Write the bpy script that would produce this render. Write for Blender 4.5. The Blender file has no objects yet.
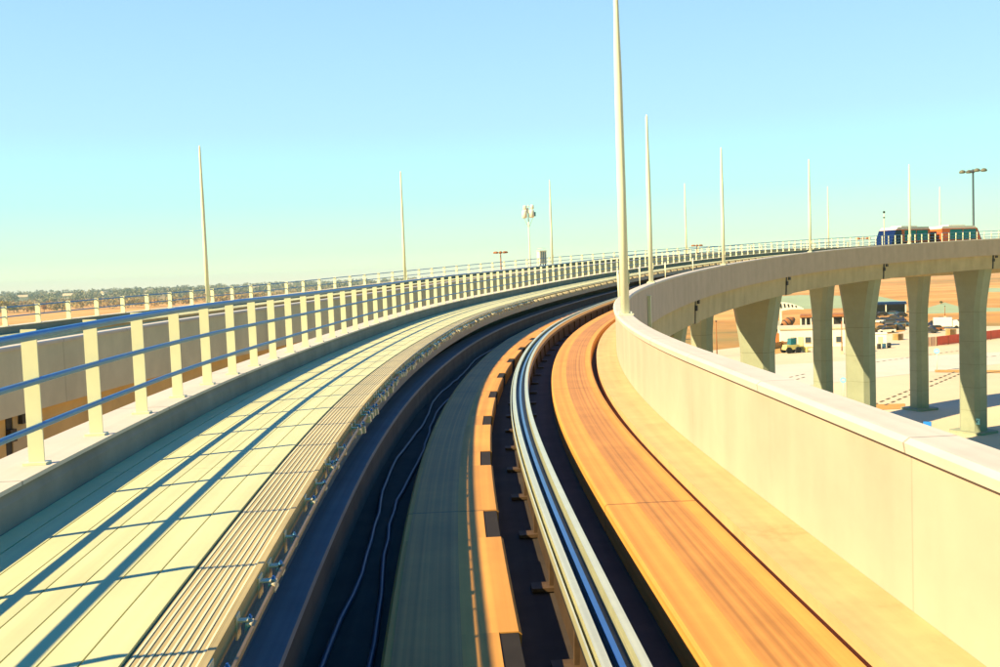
import bpy, math, random
from mathutils import Vector, Matrix
R = math.radians
random.seed(7)
scene = bpy.context.scene
col = scene.collection

# ------------------------------------------------------------------ track line
SK = [0, 6, 12, 18, 24, 30, 36, 45, 60, 85, 120]
KV = [.0036, .0043, .0092, .0098, .0093, .0101, .0086, .0100, .0095, .0108, .0121]
SG = [0, 12, 24, 36, 52, 75, 120]
GV = [.0386, .0002, .0185, .0178, .0366, .0422, .0154]
def interp(x, X, Y):
    if x <= X[0]: return Y[0]
    for a in range(len(X) - 1):
        if x <= X[a + 1]:
            t = (x - X[a]) / (X[a + 1] - X[a]); return Y[a] * (1 - t) + Y[a + 1] * t
    return Y[-1]
DS = .25
S_MIN, S_MAX = -45.0, 190.0
U0, PSI = .9092, R(-4.505)
TR = {}
def _walk():
    x, y, z, h = U0, 0., 0., PSI; i = 0; TR[0] = (x, y, z, h)
    while i * DS < S_MAX + 2:
        s = i * DS; k = interp(s + DS / 2, SK, KV); g = interp(s + DS / 2, SG, GV)
        hm = h + k * DS / 2
        x += math.sin(hm) * DS; y += math.cos(hm) * DS; z += g * DS; h += k * DS
        i += 1; TR[i] = (x, y, z, h)
    x, y, z, h = U0, 0., 0., PSI; i = 0
    while i * DS > S_MIN - 2:
        hm = h - .002 * DS / 2
        x -= math.sin(hm) * DS; y -= math.cos(hm) * DS; h -= .002 * DS
        i -= 1; TR[i] = (x, y, z, h)
_walk()
def base(s):
    a = s / DS; i = math.floor(a); t = a - i
    p, q = TR[i], TR[i + 1]
    return [p[j] * (1 - t) + q[j] * t for j in range(4)]
OFF = -14.6                                   # the second guideway runs parallel to the first
def odz(s): return -.37 + .28 * s / 50 - .02 * max(0, s - 100)
def P(s, u, v, opp=False):
    x, y, z, h = base(s)
    if opp: u += OFF; z += odz(s)
    return Vector((x + math.cos(h) * u, y - math.sin(h) * u, z + v))
def H(s): return base(s)[3]
CAMZ = 2.4
GZ = -15.8

# ------------------------------------------------------------------ camera
F, PITCH, ROLL = 970.55, R(3.399), R(2.154)
cam = bpy.data.cameras.new('camera'); co = bpy.data.objects.new('camera', cam); col.objects.link(co)
cam.sensor_width = 36; cam.lens = F / 1000 * 36; cam.clip_end = 20000; cam.clip_start = .05
fw = Vector((0, math.cos(PITCH), -math.sin(PITCH))); up0 = Vector((0, math.sin(PITCH), math.cos(PITCH))); X = Vector((1, 0, 0))
rt = X * math.cos(ROLL) - up0 * math.sin(ROLL); up = X * math.sin(ROLL) + up0 * math.cos(ROLL)
m = Matrix((rt, up, -fw)).transposed().to_4x4(); m.translation = Vector((0, 0, CAMZ)); co.matrix_world = m
scene.camera = co
def at(px, py, z=GZ, d=None):
    """the point of the level z (or at the distance d) seen at a place of the photograph"""
    r = fw + rt * ((px - 500) / F) + up * ((333.5 - py) / F)
    t = (z - CAMZ) / r.z if d is None else d
    return Vector((0, 0, CAMZ)) + r * t

# ------------------------------------------------------------------ mesh builder
class MB:
    def __init__(s): s.v = []; s.f = []; s.uv = []; s.mi = []; s.sm = []
    def face(s, idx, uv=None, mi=0, sm=False):
        s.f.append(tuple(idx)); s.uv.append(uv or [(s.v[i][0] + s.v[i][2] * .3, s.v[i][1] + s.v[i][2]) for i in idx]); s.mi.append(mi); s.sm.append(sm)
    def box(s, c, d, rz=0, mi=0, top=1., topy=None):
        """box centred at c with size d; top scales the upper face"""
        b = len(s.v); topy = top if topy is None else topy
        ca, sa = math.cos(rz), math.sin(rz)
        for z in (-1, 1):
            k = top if z > 0 else 1.; ky = topy if z > 0 else 1.
            for x, y in ((-1, -1), (1, -1), (1, 1), (-1, 1)):
                xx, yy = x * d[0] / 2 * k, y * d[1] / 2 * ky
                s.v.append((c[0] + xx * ca - yy * sa, c[1] + xx * sa + yy * ca, c[2] + z * d[2] / 2))
        for q in ((3, 2, 1, 0), (4, 5, 6, 7), (0, 1, 5, 4), (1, 2, 6, 5), (2, 3, 7, 6), (3, 0, 4, 7)):
            s.face([b + i for i in q], mi=mi)
        return s
    def loft(s, rings, cap=True, mi=0, sm=False):
        """closed rings of equal length joined one after another"""
        n = len(rings[0]); b = len(s.v)
        for r in rings: s.v.extend([tuple(p) for p in r])
        acc = [0.]
        for i in range(n): acc.append(acc[-1] + (Vector(rings[0][(i + 1) % n]) - Vector(rings[0][i])).length)
        L = 0.
        for k in range(len(rings) - 1):
            L2 = L + (Vector(rings[k + 1][0]) - Vector(rings[k][0])).length
            for i in range(n):
                j = (i + 1) % n
                s.face([b + k * n + i, b + k * n + j, b + (k + 1) * n + j, b + (k + 1) * n + i],
                       [(L, acc[i]), (L, acc[i + 1]), (L2, acc[i + 1]), (L2, acc[i])], mi, sm)
            L = L2
        if cap:
            s.face([b + i for i in range(n)][::-1], mi=mi); s.face([b + (len(rings) - 1) * n + i for i in range(n)], mi=mi)
        return s
    def tube(s, pts, r, n=8, mi=0, sm=True, r1=None):
        pts = [Vector(p) for p in pts]; rings = []
        for i, p in enumerate(pts):
            t = (pts[min(i + 1, len(pts) - 1)] - pts[max(i - 1, 0)]).normalized()
            a = t.cross(Vector((0, 0, 1)))
            if a.length < 1e-3: a = t.cross(Vector((0, 1, 0)))
            a.normalize(); c = a.cross(t)
            rr = r if r1 is None else r + (r1 - r) * i / (len(pts) - 1)
            rings.append([p + (a * math.cos(-q) + c * math.sin(-q)) * rr for q in [2 * math.pi * k / n for k in range(n)]])
        return s.loft(rings, True, mi, sm)
    def lathe(s, prof, n=16, c=(0, 0, 0), mi=0, sm=True):
        rings = [[(c[0] + r * math.cos(2 * math.pi * k / n), c[1] + r * math.sin(2 * math.pi * k / n), c[2] + z) for k in range(n)] for r, z in prof]
        return s.loft(rings, True, mi, sm)
    def sweep(s, poly, s0, s1, ds=.5, opp=False, mi=0, sh=None):
        """section poly [(u, v)] (counter-clockwise seen from behind) carried along the track"""
        n = max(1, int(round((s1 - s0) / ds))); b = len(s.v); m_ = len(poly)
        acc = [random.uniform(0, 40)]
        for i in range(m_): acc.append(acc[-1] + math.dist(poly[i], poly[(i + 1) % m_]))
        for k in range(n + 1):
            q = s0 + (s1 - s0) * k / n; e = sh(q) if sh else 0
            for u, v in poly: s.v.append(tuple(P(q, u + e, v, opp)))
        for k in range(n):
            a0 = s0 + (s1 - s0) * k / n; a1 = s0 + (s1 - s0) * (k + 1) / n
            for i in range(m_):
                j = (i + 1) % m_
                s.face([b + k * m_ + i, b + k * m_ + j, b + (k + 1) * m_ + j, b + (k + 1) * m_ + i][::-1],
                       [(a0, acc[i]), (a0, acc[i + 1]), (a1, acc[i + 1]), (a1, acc[i])][::-1], mi)
        s.face([b + i for i in range(m_)], [(u, v) for u, v in poly], mi)
        s.face([b + n * m_ + i for i in range(m_)][::-1], [(u, v) for u, v in poly][::-1], mi)
        return s
    def prism(s, poly, d, o=(0, 0, 0), ax='x', mi=0):
        """outline poly in a vertical plane (a, z), d thick along ax, centred at o"""
        rings = []
        for t in (-d / 2, d / 2):
            rings.append([(o[0] + t, o[1] + a, o[2] + z) if ax == 'x' else (o[0] + a, o[1] + t, o[2] + z) for a, z in poly])
        return s.loft(rings, True, mi)
    def build(s, name, mats, parent=None, loc=None, fix=True):
        me = bpy.data.meshes.new(name); me.from_pydata(s.v, [], s.f)
        ul = me.uv_layers.new(name='UVMap'); fl = []
        for u in s.uv:
            for q in u: fl.extend(q)
        ul.data.foreach_set('uv', fl)
        me.polygons.foreach_set('material_index', s.mi); me.polygons.foreach_set('use_smooth', s.sm)
        for q in (mats if isinstance(mats, (list, tuple)) else [mats]): me.materials.append(q)
        if fix:
            import bmesh
            bm = bmesh.new(); bm.from_mesh(me); bmesh.ops.recalc_face_normals(bm, faces=bm.faces); bm.to_mesh(me); bm.free()
        me.update()
        o = bpy.data.objects.new(name, me); col.objects.link(o)
        if parent: o.parent = parent
        if loc is not None: o.location = loc
        return o
def tag(o, label=None, cat=None, group=None, kind=None):
    if label: o['label'] = label
    if cat: o['category'] = cat
    if group: o['group'] = group
    if kind: o['kind'] = kind
    return o
def empty(name, loc=(0, 0, 0), rz=0, label=None, cat=None, group=None):
    o = bpy.data.objects.new(name, None); col.objects.link(o); o.location = loc; o.rotation_euler = (0, 0, rz)
    o.empty_display_size = .2
    return tag(o, label, cat, group)
def copy_tree(o, parent=None):
    c = o.copy(); col.objects.link(c)
    if parent: c.parent = parent
    for ch in list(o.children): copy_tree(ch, c)
    return c
def dup(o, loc, rz=0, label=None, sc=None):
    c = copy_tree(o); c.location = loc; c.rotation_euler = (0, 0, rz)
    if label: c['label'] = label
    if sc: c.scale = sc
    return c

# ------------------------------------------------------------------ materials
def mat(name, c, rough=.8, metal=0., var=.25, scale=3., streak=0., sdir='UV', c2=None, bump=0., spec=.3, stain=0., stc=(.08, .06, .04), sscale=(.15, 9), joint=0., jw=.02, jd=.45):
    """c mottled towards c2; streak = long thin marks that follow the track; stain = patches of dirt"""
    M = bpy.data.materials.new(name); M.use_nodes = True; nt = M.node_tree; N = nt.nodes; L = nt.links
    b = N['Principled BSDF']; b.inputs['Roughness'].default_value = rough; b.inputs['Metallic'].default_value = metal
    b.inputs['Specular IOR Level'].default_value = spec
    tc = N.new('ShaderNodeTexCoord')
    c2 = c2 or tuple(x * (1 - var) for x in c)
    no = N.new('ShaderNodeTexNoise'); no.inputs['Scale'].default_value = scale; no.inputs['Detail'].default_value = 6; no.inputs['Roughness'].default_value = .65
    L.new(tc.outputs['Object'], no.inputs['Vector'])
    mr = N.new('ShaderNodeMapRange'); mr.inputs[1].default_value = .35; mr.inputs[2].default_value = .68; L.new(no.outputs['Fac'], mr.inputs[0])
    mx = N.new('ShaderNodeMix'); mx.data_type = 'RGBA'; mx.inputs[6].default_value = (*c, 1); mx.inputs[7].default_value = (*c2, 1)
    L.new(mr.outputs[0], mx.inputs[0]); out = mx.outputs[2]
    if streak:
        mp = N.new('ShaderNodeMapping'); mp.inputs['Scale'].default_value = (sscale[0], sscale[1], 1); L.new(tc.outputs['UV'], mp.inputs['Vector'])
        n2 = N.new('ShaderNodeTexNoise'); n2.inputs['Scale'].default_value = 1; n2.inputs['Detail'].default_value = 5; L.new(mp.outputs[0], n2.inputs['Vector'])
        m2 = N.new('ShaderNodeMapRange'); m2.inputs[1].default_value = .38; m2.inputs[2].default_value = .66; m2.inputs[3].default_value = 1; m2.inputs[4].default_value = 1 - streak
        L.new(n2.outputs['Fac'], m2.inputs[0])
        mm = N.new('ShaderNodeMix'); mm.data_type = 'RGBA'; mm.blend_type = 'MULTIPLY'; mm.inputs[0].default_value = 1
        L.new(out, mm.inputs[6]); L.new(m2.outputs[0], mm.inputs[7]); out = mm.outputs[2]
    if stain:
        n3 = N.new('ShaderNodeTexNoise'); n3.inputs['Scale'].default_value = scale * .35; n3.inputs['Detail'].default_value = 8; n3.inputs['Roughness'].default_value = .7
        L.new(tc.outputs['Object'], n3.inputs['Vector'])
        m3 = N.new('ShaderNodeMapRange'); m3.inputs[1].default_value = .56; m3.inputs[2].default_value = .72; m3.inputs[4].default_value = stain
        L.new(n3.outputs['Fac'], m3.inputs[0])
        ms = N.new('ShaderNodeMix'); ms.data_type = 'RGBA'; ms.inputs[7].default_value = (*stc, 1)
        L.new(m3.outputs[0], ms.inputs[0]); L.new(out, ms.inputs[6]); out = ms.outputs[2]
    if joint:                                 # thin cut joints at regular distances along the track
        sp = N.new('ShaderNodeSeparateXYZ'); L.new(tc.outputs['UV'], sp.inputs[0])
        md = N.new('ShaderNodeMath'); md.operation = 'PINGPONG'; md.inputs[1].default_value = joint / 2; L.new(sp.outputs[0], md.inputs[0])
        lt = N.new('ShaderNodeMapRange'); lt.inputs[1].default_value = jw * .5; lt.inputs[2].default_value = jw; lt.inputs[3].default_value = jd; lt.inputs[4].default_value = 1; L.new(md.outputs[0], lt.inputs[0])
        mj = N.new('ShaderNodeMix'); mj.data_type = 'RGBA'; mj.blend_type = 'MULTIPLY'; mj.inputs[0].default_value = 1
        L.new(out, mj.inputs[6]); L.new(lt.outputs[0], mj.inputs[7]); out = mj.outputs[2]
    L.new(out, b.inputs['Base Color'])
    if bump:
        bp = N.new('ShaderNodeBump'); bp.inputs['Strength'].default_value = bump; bp.inputs['Distance'].default_value = .02
        L.new(no.outputs['Fac'], bp.inputs['Height']); L.new(bp.outputs[0], b.inputs['Normal'])
    return M
M = {}
M['parapet'] = mat('parapet_concrete', (.51, .408, .32), .85, var=.10, scale=1.2, streak=.10, sscale=(1.3, .12), bump=.08, stain=.22, stc=(.38, .32, .22), joint=6., jw=.014, jd=.86)
M['cap'] = mat('cap_concrete', (.58, .53, .46), .8, var=.10, scale=2, streak=.08, joint=3., jw=.015, jd=.55)
M['girder'] = mat('girder_concrete', (.50, .42, .26), .85, var=.16, scale=.8, streak=.12, sscale=(1.2, .2), bump=.1, stain=.25, stc=(.3, .22, .12))
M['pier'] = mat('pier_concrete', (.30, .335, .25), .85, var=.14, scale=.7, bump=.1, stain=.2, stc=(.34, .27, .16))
M['plinth'] = mat('plinth_concrete', (.70, .33, .07), .75, var=.14, scale=1.6, streak=.30, sscale=(.05, 9), bump=.06, stain=.3, stc=(.34, .15, .03), joint=9., jw=.02, jd=.45)
M['ledge'] = mat('ledge_concrete', (.62, .40, .19), .8, var=.16, scale=2.0, streak=.10, bump=.08, stain=.55, stc=(.26, .14, .04))
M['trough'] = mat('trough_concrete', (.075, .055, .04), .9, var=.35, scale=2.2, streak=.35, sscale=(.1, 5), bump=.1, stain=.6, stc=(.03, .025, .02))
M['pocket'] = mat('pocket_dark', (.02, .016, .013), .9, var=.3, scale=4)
M['curb'] = mat('curb_concrete', (.50, .46, .36), .85, var=.15, scale=2.5, bump=.1, stain=.3, stc=(.3, .26, .22))
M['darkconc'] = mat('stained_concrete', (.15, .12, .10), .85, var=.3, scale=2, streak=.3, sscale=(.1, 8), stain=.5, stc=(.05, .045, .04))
M['kerbshade'] = mat('shaded_kerb_concrete', (.26, .26, .23), .85, var=.2, scale=2.5, bump=.1, streak=.2, sscale=(.8, .3), stain=.4, stc=(.14, .13, .13))  # shade on the kerb face is put into this darker grey
M['shelf'] = mat('grey_shelf', (.28, .29, .32), .6, var=.2, scale=2, streak=.3, sscale=(.1, 12))
M['conduit'] = mat('brown_conduit', (.30, .20, .09), .5, var=.35, scale=4)
M['tyre'] = mat('tyre_polished_track', (.60, .275, .062), .65, var=.25, scale=1.2, streak=.38, sscale=(.04, 24), joint=9., jw=.02, jd=.45)
M['pierline'] = mat('pier_joint', (.22, .235, .17), .9, var=.2, scale=2)
M['parapet2'] = mat('brightened_parapet_concrete', (.66, .60, .40), .85, var=.12, scale=1.2, streak=.12, sscale=(1.3, .12), stain=.3, stc=(.45, .36, .2), joint=6., jw=.016, jd=.7)  # paler parapet copy: colour stands in for light missing on the shaded wall
M['girder2'] = mat('brightened_girder_concrete', (.66, .47, .20), .85, var=.16, scale=.8, streak=.12, sscale=(1.2, .2), stain=.25, stc=(.36, .24, .1))  # paler girder copy: bounce light put into the base colour
M['plank'] = mat('walkway_planks', (.63, .62, .33), .6, var=.09, scale=1.5, streak=.16, sscale=(.12, 7), bump=.03, joint=3.66, jw=.010, jd=.78)
M['rib'] = mat('ribbed_edge', (.50, .40, .19), .7, var=.25, scale=1.5, streak=.3, sscale=(.2, 30))
M['ribline'] = mat('rib_crest', (.72, .66, .42), .6, var=.1, scale=2)
M['galv'] = mat('galvanised_rail', (.05, .20, .40), .42, metal=.25, var=.15, scale=6, spec=.5)
M['post'] = mat('pale_post', (.70, .70, .50), .5, var=.08, scale=4)
M['steel'] = mat('pale_steel', (.66, .66, .42), .28, metal=.35, var=.12, scale=5, streak=.2, sscale=(.05, 40), spec=.5)
M['bluesteel'] = mat('blue_steel', (.10, .26, .46), .3, metal=.7, var=.2, scale=3, streak=.25, sscale=(.06, 30), spec=.5)
M['rust'] = mat('rusty_web', (.055, .032, .014), .8, var=.3, scale=3, streak=.3)
M['chair'] = mat('rusty_chair', (.10, .06, .03), .7, var=.4, scale=8)
M['dark'] = mat('dark_steel', (.03, .03, .032), .5, var=.3, scale=5)
M['cable'] = mat('blue_grey_cable', (.05, .07, .10), .45, var=.2, scale=5)
M['polepaint'] = mat('pole_paint', (.78, .79, .64), .45, var=.07, scale=2)
M['insul'] = mat('tan_insulator', (.74, .64, .42), .6, var=.2, scale=9)
M['lamphead'] = mat('lamp_head', (.16, .16, .12), .5, var=.3, scale=2)
M['white'] = mat('white_paint', (.80, .78, .70), .5, var=.06, scale=2)
M['orange'] = mat('orange_red_paint', (.72, .15, .035), .35, var=.08, scale=2, spec=.5)
M['navy'] = mat('navy_paint', (.006, .018, .085), .2, var=.1, scale=2, spec=.5)
M['glass'] = mat('teal_window', (.02, .16, .22), .08, metal=.2, var=.15, scale=1.2, spec=.8)
M['black'] = mat('black_rubber', (.02, .02, .02), .8, var=.2)
M['red'] = mat('red_barrier', (.85, .10, .05), .6, var=.15, scale=1)
M['pink'] = mat('faded_pink_barrier', (.72, .42, .32), .6, var=.15, scale=1)
M['yellow'] = mat('yellow_machine', (.70, .58, .20), .5, var=.15, scale=2)
M['brown'] = mat('rust_brown', (.34, .13, .04), .7, var=.25, scale=1.5)
M['blue'] = mat('bright_blue', (.02, .22, .75), .4, var=.08, scale=2)
M['skyblue'] = mat('pale_blue_sign', (.25, .65, .80), .4, var=.05, scale=2)
M['tan'] = mat('tan_wall', (.70, .56, .38), .8, var=.15, scale=.5)
M['fence'] = mat('tan_fence', (.48, .30, .11), .8, var=.25, scale=2)
M['roofteal'] = mat('green_grey_roof', (.22, .34, .27), .7, var=.15, scale=.3)
M['trunk'] = mat('bark', (.10, .07, .045), .9, var=.3, scale=4)
def leafmat(n, a, b_): return mat(n, a, .7, c2=b_, scale=.25, spec=.15)
M['leafy'] = leafmat('yellow_leaves', (.42, .30, .03), (.22, .17, .03))
M['leafo'] = leafmat('orange_leaves', (.40, .16, .03), (.24, .12, .03))
M['leafg'] = leafmat('olive_leaves', (.08, .11, .03), (.14, .13, .035))
M['wood'] = mat('far_wood', (.13, .17, .12), .8, c2=(.24, .19, .09), scale=.012, spec=.1)
M['shrub'] = mat('far_shrub', (.26, .22, .08), .8, c2=(.42, .24, .08), scale=.03, spec=.1)

# ground: one sheet of warm dry soil with fields
def ground_mat():
    Mx = bpy.data.materials.new('dry_ground'); Mx.use_nodes = True; nt = Mx.node_tree; N = nt.nodes; L = nt.links; b = N['Principled BSDF']
    b.inputs['Roughness'].default_value = .95; b.inputs['Specular IOR Level'].default_value = .1
    tc = N.new('ShaderNodeTexCoord')
    def noise(sc, det=6, mp=None):
        n = N.new('ShaderNodeTexNoise'); n.inputs['Scale'].default_value = sc; n.inputs['Detail'].default_value = det; n.inputs['Roughness'].default_value = .65
        if mp:
            m_ = N.new('ShaderNodeMapping'); m_.inputs['Scale'].default_value = mp; m_.inputs['Rotation'].default_value = (0, 0, .25); L.new(tc.outputs['Object'], m_.inputs['Vector']); L.new(m_.outputs[0], n.inputs['Vector'])
        else: L.new(tc.outputs['Object'], n.inputs['Vector'])
        return n.outputs['Fac']
    r = N.new('ShaderNodeValToRGB'); L.new(noise(1, 7, (.0016, .006, 1)), r.inputs[0])
    e = r.color_ramp.elements
    e[0].position = .32; e[0].color = (.30, .22, .08, 1); e[1].position = .68; e[1].color = (.66, .44, .20, 1)
    for p_, c in ((.42, (.55, .27, .075)), (.5, (.68, .38, .13)), (.58, (.50, .25, .07))):
        q = e.new(p_); q.color = (*c, 1)
    r2 = N.new('ShaderNodeMapRange'); r2.inputs[1].default_value = .3; r2.inputs[2].default_value = .7; r2.inputs[3].default_value = .78; r2.inputs[4].default_value = 1.1
    L.new(noise(.06, 8), r2.inputs[0])
    mm = N.new('ShaderNodeMix'); mm.data_type = 'RGBA'; mm.blend_type = 'MULTIPLY'; mm.inputs[0].default_value = 1
    L.new(r.outputs[0], mm.inputs[6]); L.new(r2.outputs[0], mm.inputs[7]); L.new(mm.outputs[2], b.inputs['Base Color'])
    return Mx
M['ground'] = ground_mat()
M['yard'] = mat('pale_yard', (.66, .55, .37), .9, var=.14, scale=.05, stain=.5, stc=(.50, .32, .15), streak=0)
M['road'] = mat('pale_road', (.62, .57, .47), .9, var=.10, scale=.15, stain=.25, stc=(.6, .45, .26))
M['dirt'] = mat('orange_dirt', (.62, .33, .09), .95, var=.25, scale=.08)
M['grass'] = mat('pale_green_lot', (.34, .42, .24), .95, var=.15, scale=.03)
M['mark'] = mat('dark_dash', (.16, .12, .07), .9, var=.2)

# ------------------------------------------------------------------ world and sun
SUN_AZ, SUN_EL = -115., 36.5
w = bpy.data.worlds.new('World'); scene.world = w; w.use_nodes = True; nt = w.node_tree; N = nt.nodes; L = nt.links
bg = N['Background']
sky = N.new('ShaderNodeTexSky'); sky.sky_type = 'NISHITA'; sky.sun_disc = False
sky.sun_elevation = R(SUN_EL); sky.sun_rotation = R(SUN_AZ)
sky.air_density = 1.0; sky.dust_density = .6; sky.ozone_density = 2.0
tc = N.new('ShaderNodeTexCoord'); sx = N.new('ShaderNodeSeparateXYZ'); L.new(tc.outputs['Generated'], sx.inputs[0])
rp = N.new('ShaderNodeValToRGB'); L.new(sx.outputs['Z'], rp.inputs[0]); e = rp.color_ramp.elements
stops = [(0., (.92, .86, .60)), (.03, (.62, .94, .60)), (.08, (.45, .90, .74)), (.15, (.40, .69, .83)), (.27, (.32, .58, .92)), (.40, (.03, .22, .85)), (1., (.002, .18, .92))]
e[0].position = stops[0][0]; e[0].color = (*stops[0][1], 1); e[1].position = 1; e[1].color = (*stops[-1][1], 1)
for p_, c in stops[1:-1]:
    q = e.new(p_); q.color = (*c, 1)
sc_ = N.new('ShaderNodeMix'); sc_.data_type = 'RGBA'; sc_.inputs[0].default_value = .12
gain = N.new('ShaderNodeMix'); gain.data_type = 'RGBA'; gain.blend_type = 'MULTIPLY'; gain.inputs[0].default_value = 1; gain.inputs[7].default_value = (10, 10, 10, 1)
L.new(rp.outputs[0], gain.inputs[6]); L.new(gain.outputs[2], sc_.inputs[6]); L.new(sky.outputs[0], sc_.inputs[7])
yr = N.new('ShaderNodeMapRange'); yr.interpolation_type = 'SMOOTHSTEP'; yr.inputs[1].default_value = -.25; yr.inputs[2].default_value = .7; yr.inputs[3].default_value = 0; yr.inputs[4].default_value = 1
L.new(sx.outputs['Y'], yr.inputs[0])
az = N.new('ShaderNodeMix'); az.data_type = 'RGBA'; az.blend_type = 'MULTIPLY'; az.inputs[0].default_value = 1
yt = N.new('ShaderNodeMix'); yt.data_type = 'RGBA'; yt.inputs[6].default_value = (.03, .56, .30, 1); yt.inputs[7].default_value = (1, 1, 1, 1)
L.new(yr.outputs[0], yt.inputs[0]); L.new(sc_.outputs[2], az.inputs[6]); L.new(yt.outputs[2], az.inputs[7]); L.new(az.outputs[2], bg.inputs['Color']); bg.inputs['Strength'].default_value = .062
sl = bpy.data.lights.new('sun', 'SUN'); so = bpy.data.objects.new('sun', sl); col.objects.link(so)
sl.energy = 5.0; sl.angle = R(.53); sl.color = (1.0, .79, .44)
sd = Vector((math.sin(R(SUN_AZ)) * math.cos(R(SUN_EL)), math.cos(R(SUN_AZ)) * math.cos(R(SUN_EL)), math.sin(R(SUN_EL))))
so.rotation_euler = sd.to_track_quat('Z', 'Y').to_euler(); so.location = (-30, -20, 40)
vs = scene.view_settings; vs.view_transform = 'Standard'; vs.look = 'None'; vs.exposure = 1.15; vs.gamma = 1

# thin air that pales the far woods
hb = MB(); hb.box((0, 1350, (40 - 16.8) / 2), (5200, 4300, 56.8)); hz = hb.build('haze', [])
hm_ = bpy.data.materials.new('haze'); hm_.use_nodes = True; hn = hm_.node_tree; hn.nodes.remove(hn.nodes['Principled BSDF'])
pv = hn.nodes.new('ShaderNodeVolumePrincipled'); pv.inputs['Color'].default_value = (.62, .85, .9, 1); pv.inputs['Density'].default_value = .00017
hn.links.new(pv.outputs[0], hn.nodes['Material Output'].inputs['Volume']); hz.data.materials.append(hm_); hz['kind'] = 'stuff'
# ------------------------------------------------------------------ the setting on the ground
def sheet(name, pts, z, m_, kind='structure'):
    b = MB(); n = len(pts); b.v = [(p[0], p[1], z) for p in pts]; b.face(range(n)); o = b.build(name, m_, fix=False)
    if o.data.polygons[0].normal.z < 0: o.data.flip_normals()
    return tag(o, kind=kind)
sheet('ground', [(-9000, -3000), (9000, -3000), (9000, 9000), (-9000, 9000)], GZ, M['ground'])
def gp(*pp): return [at(x, y) for x, y in pp]
sheet('yard', gp((640, 356), (700, 352), (905, 327), (1010, 326), (1300, 330)) + [Vector((260, 40, 0)), Vector((200, -40, 0)), Vector((20, -60, 0)), Vector((2, 60, 0))], GZ + .02, M['yard'])
sheet('road', gp((660, 372), (1000, 352), (1200, 350), (1200, 366), (1000, 364), (680, 400)), GZ + .04, M['road'])
sheet('dirt_strip', gp((860, 405), (905, 404), (905, 409), (860, 411)), GZ + .06, M['dirt'])
sheet('dirt_strip', gp((935, 370), (1060, 371), (1060, 374), (935, 372.5)), GZ + .06, M['dirt'])
sheet('dirt_strip', gp((765, 349), (905, 325), (905, 331), (765, 356)), GZ + .06, M['dirt'])
sheet('grass_lot', gp((770, 297), (800, 295), (880, 296.5), (905, 302), (905, 306), (850, 308), (770, 310)), GZ + .03, M['grass'])
sheet('grass_lot', gp((924, 309), (945, 302.5), (962, 307.5), (1010, 308), (1010, 311), (924, 314)), GZ + .03, M['grass'])
sheet('grass_lot', gp((985, 288), (1002, 288), (1002, 292), (985, 292)), GZ + .03, M['grass'])
b = MB()
def dashes(p0, p1, n, wd, off=0):
    a, c = at(*p0), at(*p1); d = (c - a); l = d.length; d.normalize(); nn = Vector((-d.y, d.x, 0))
    for i in range(n):
        q = a + d * (l * (i + .15) / n) + nn * off; r_ = q + d * l * .55 / n; k = len(b.v)
        for p in (q - nn * wd, r_ - nn * wd, r_ + nn * wd, q + nn * wd): b.v.append((p.x, p.y, GZ + .075))
        b.face(range(k, k + 4))
dashes((884, 406), (965, 372), 16, .16); dashes((884, 406), (965, 372), 16, .16, 1.4)
dashes((850, 366), (965, 350), 20, .14); dashes((755, 392), (806, 377), 9, .14); dashes((965, 360), (1030, 352), 8, .14)
dashes((770, 382), (806, 374), 6, .14)
tag(b.build('dark_dashes', M['mark']), kind='structure')  # rows of dark dashes laid flat on the ground

# hills on the skyline
def hills():
    b = MB(); n = 70; rows = [(1500, 0), (1900, 3), (2500, 8), (3200, 13), (4600, 9), (6500, 4)]
    rnd = random.Random(3); ph = [rnd.uniform(0, 6.28) for _ in range(6)]
    for d, h in rows:
        for i in range(n + 1):
            a = R(-75 + 150 * i / n)
            hh = h * (1 + .35 * math.sin(a * 9 + ph[0] + d * .001) + .2 * math.sin(a * 23 + ph[1]))
            if h == 0: hh = -1.5
            b.v.append((math.sin(a) * d, math.cos(a) * d, GZ + max(hh, -1.5)))
    for r_ in range(len(rows) - 1):
        for i in range(n):
            k = r_ * (n + 1) + i; b.face([k, k + 1, k + n + 2, k + n + 1], sm=True)
    o = b.build('hills', M['shrub'], fix=False); return tag(o, kind='structure')
hills()

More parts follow.
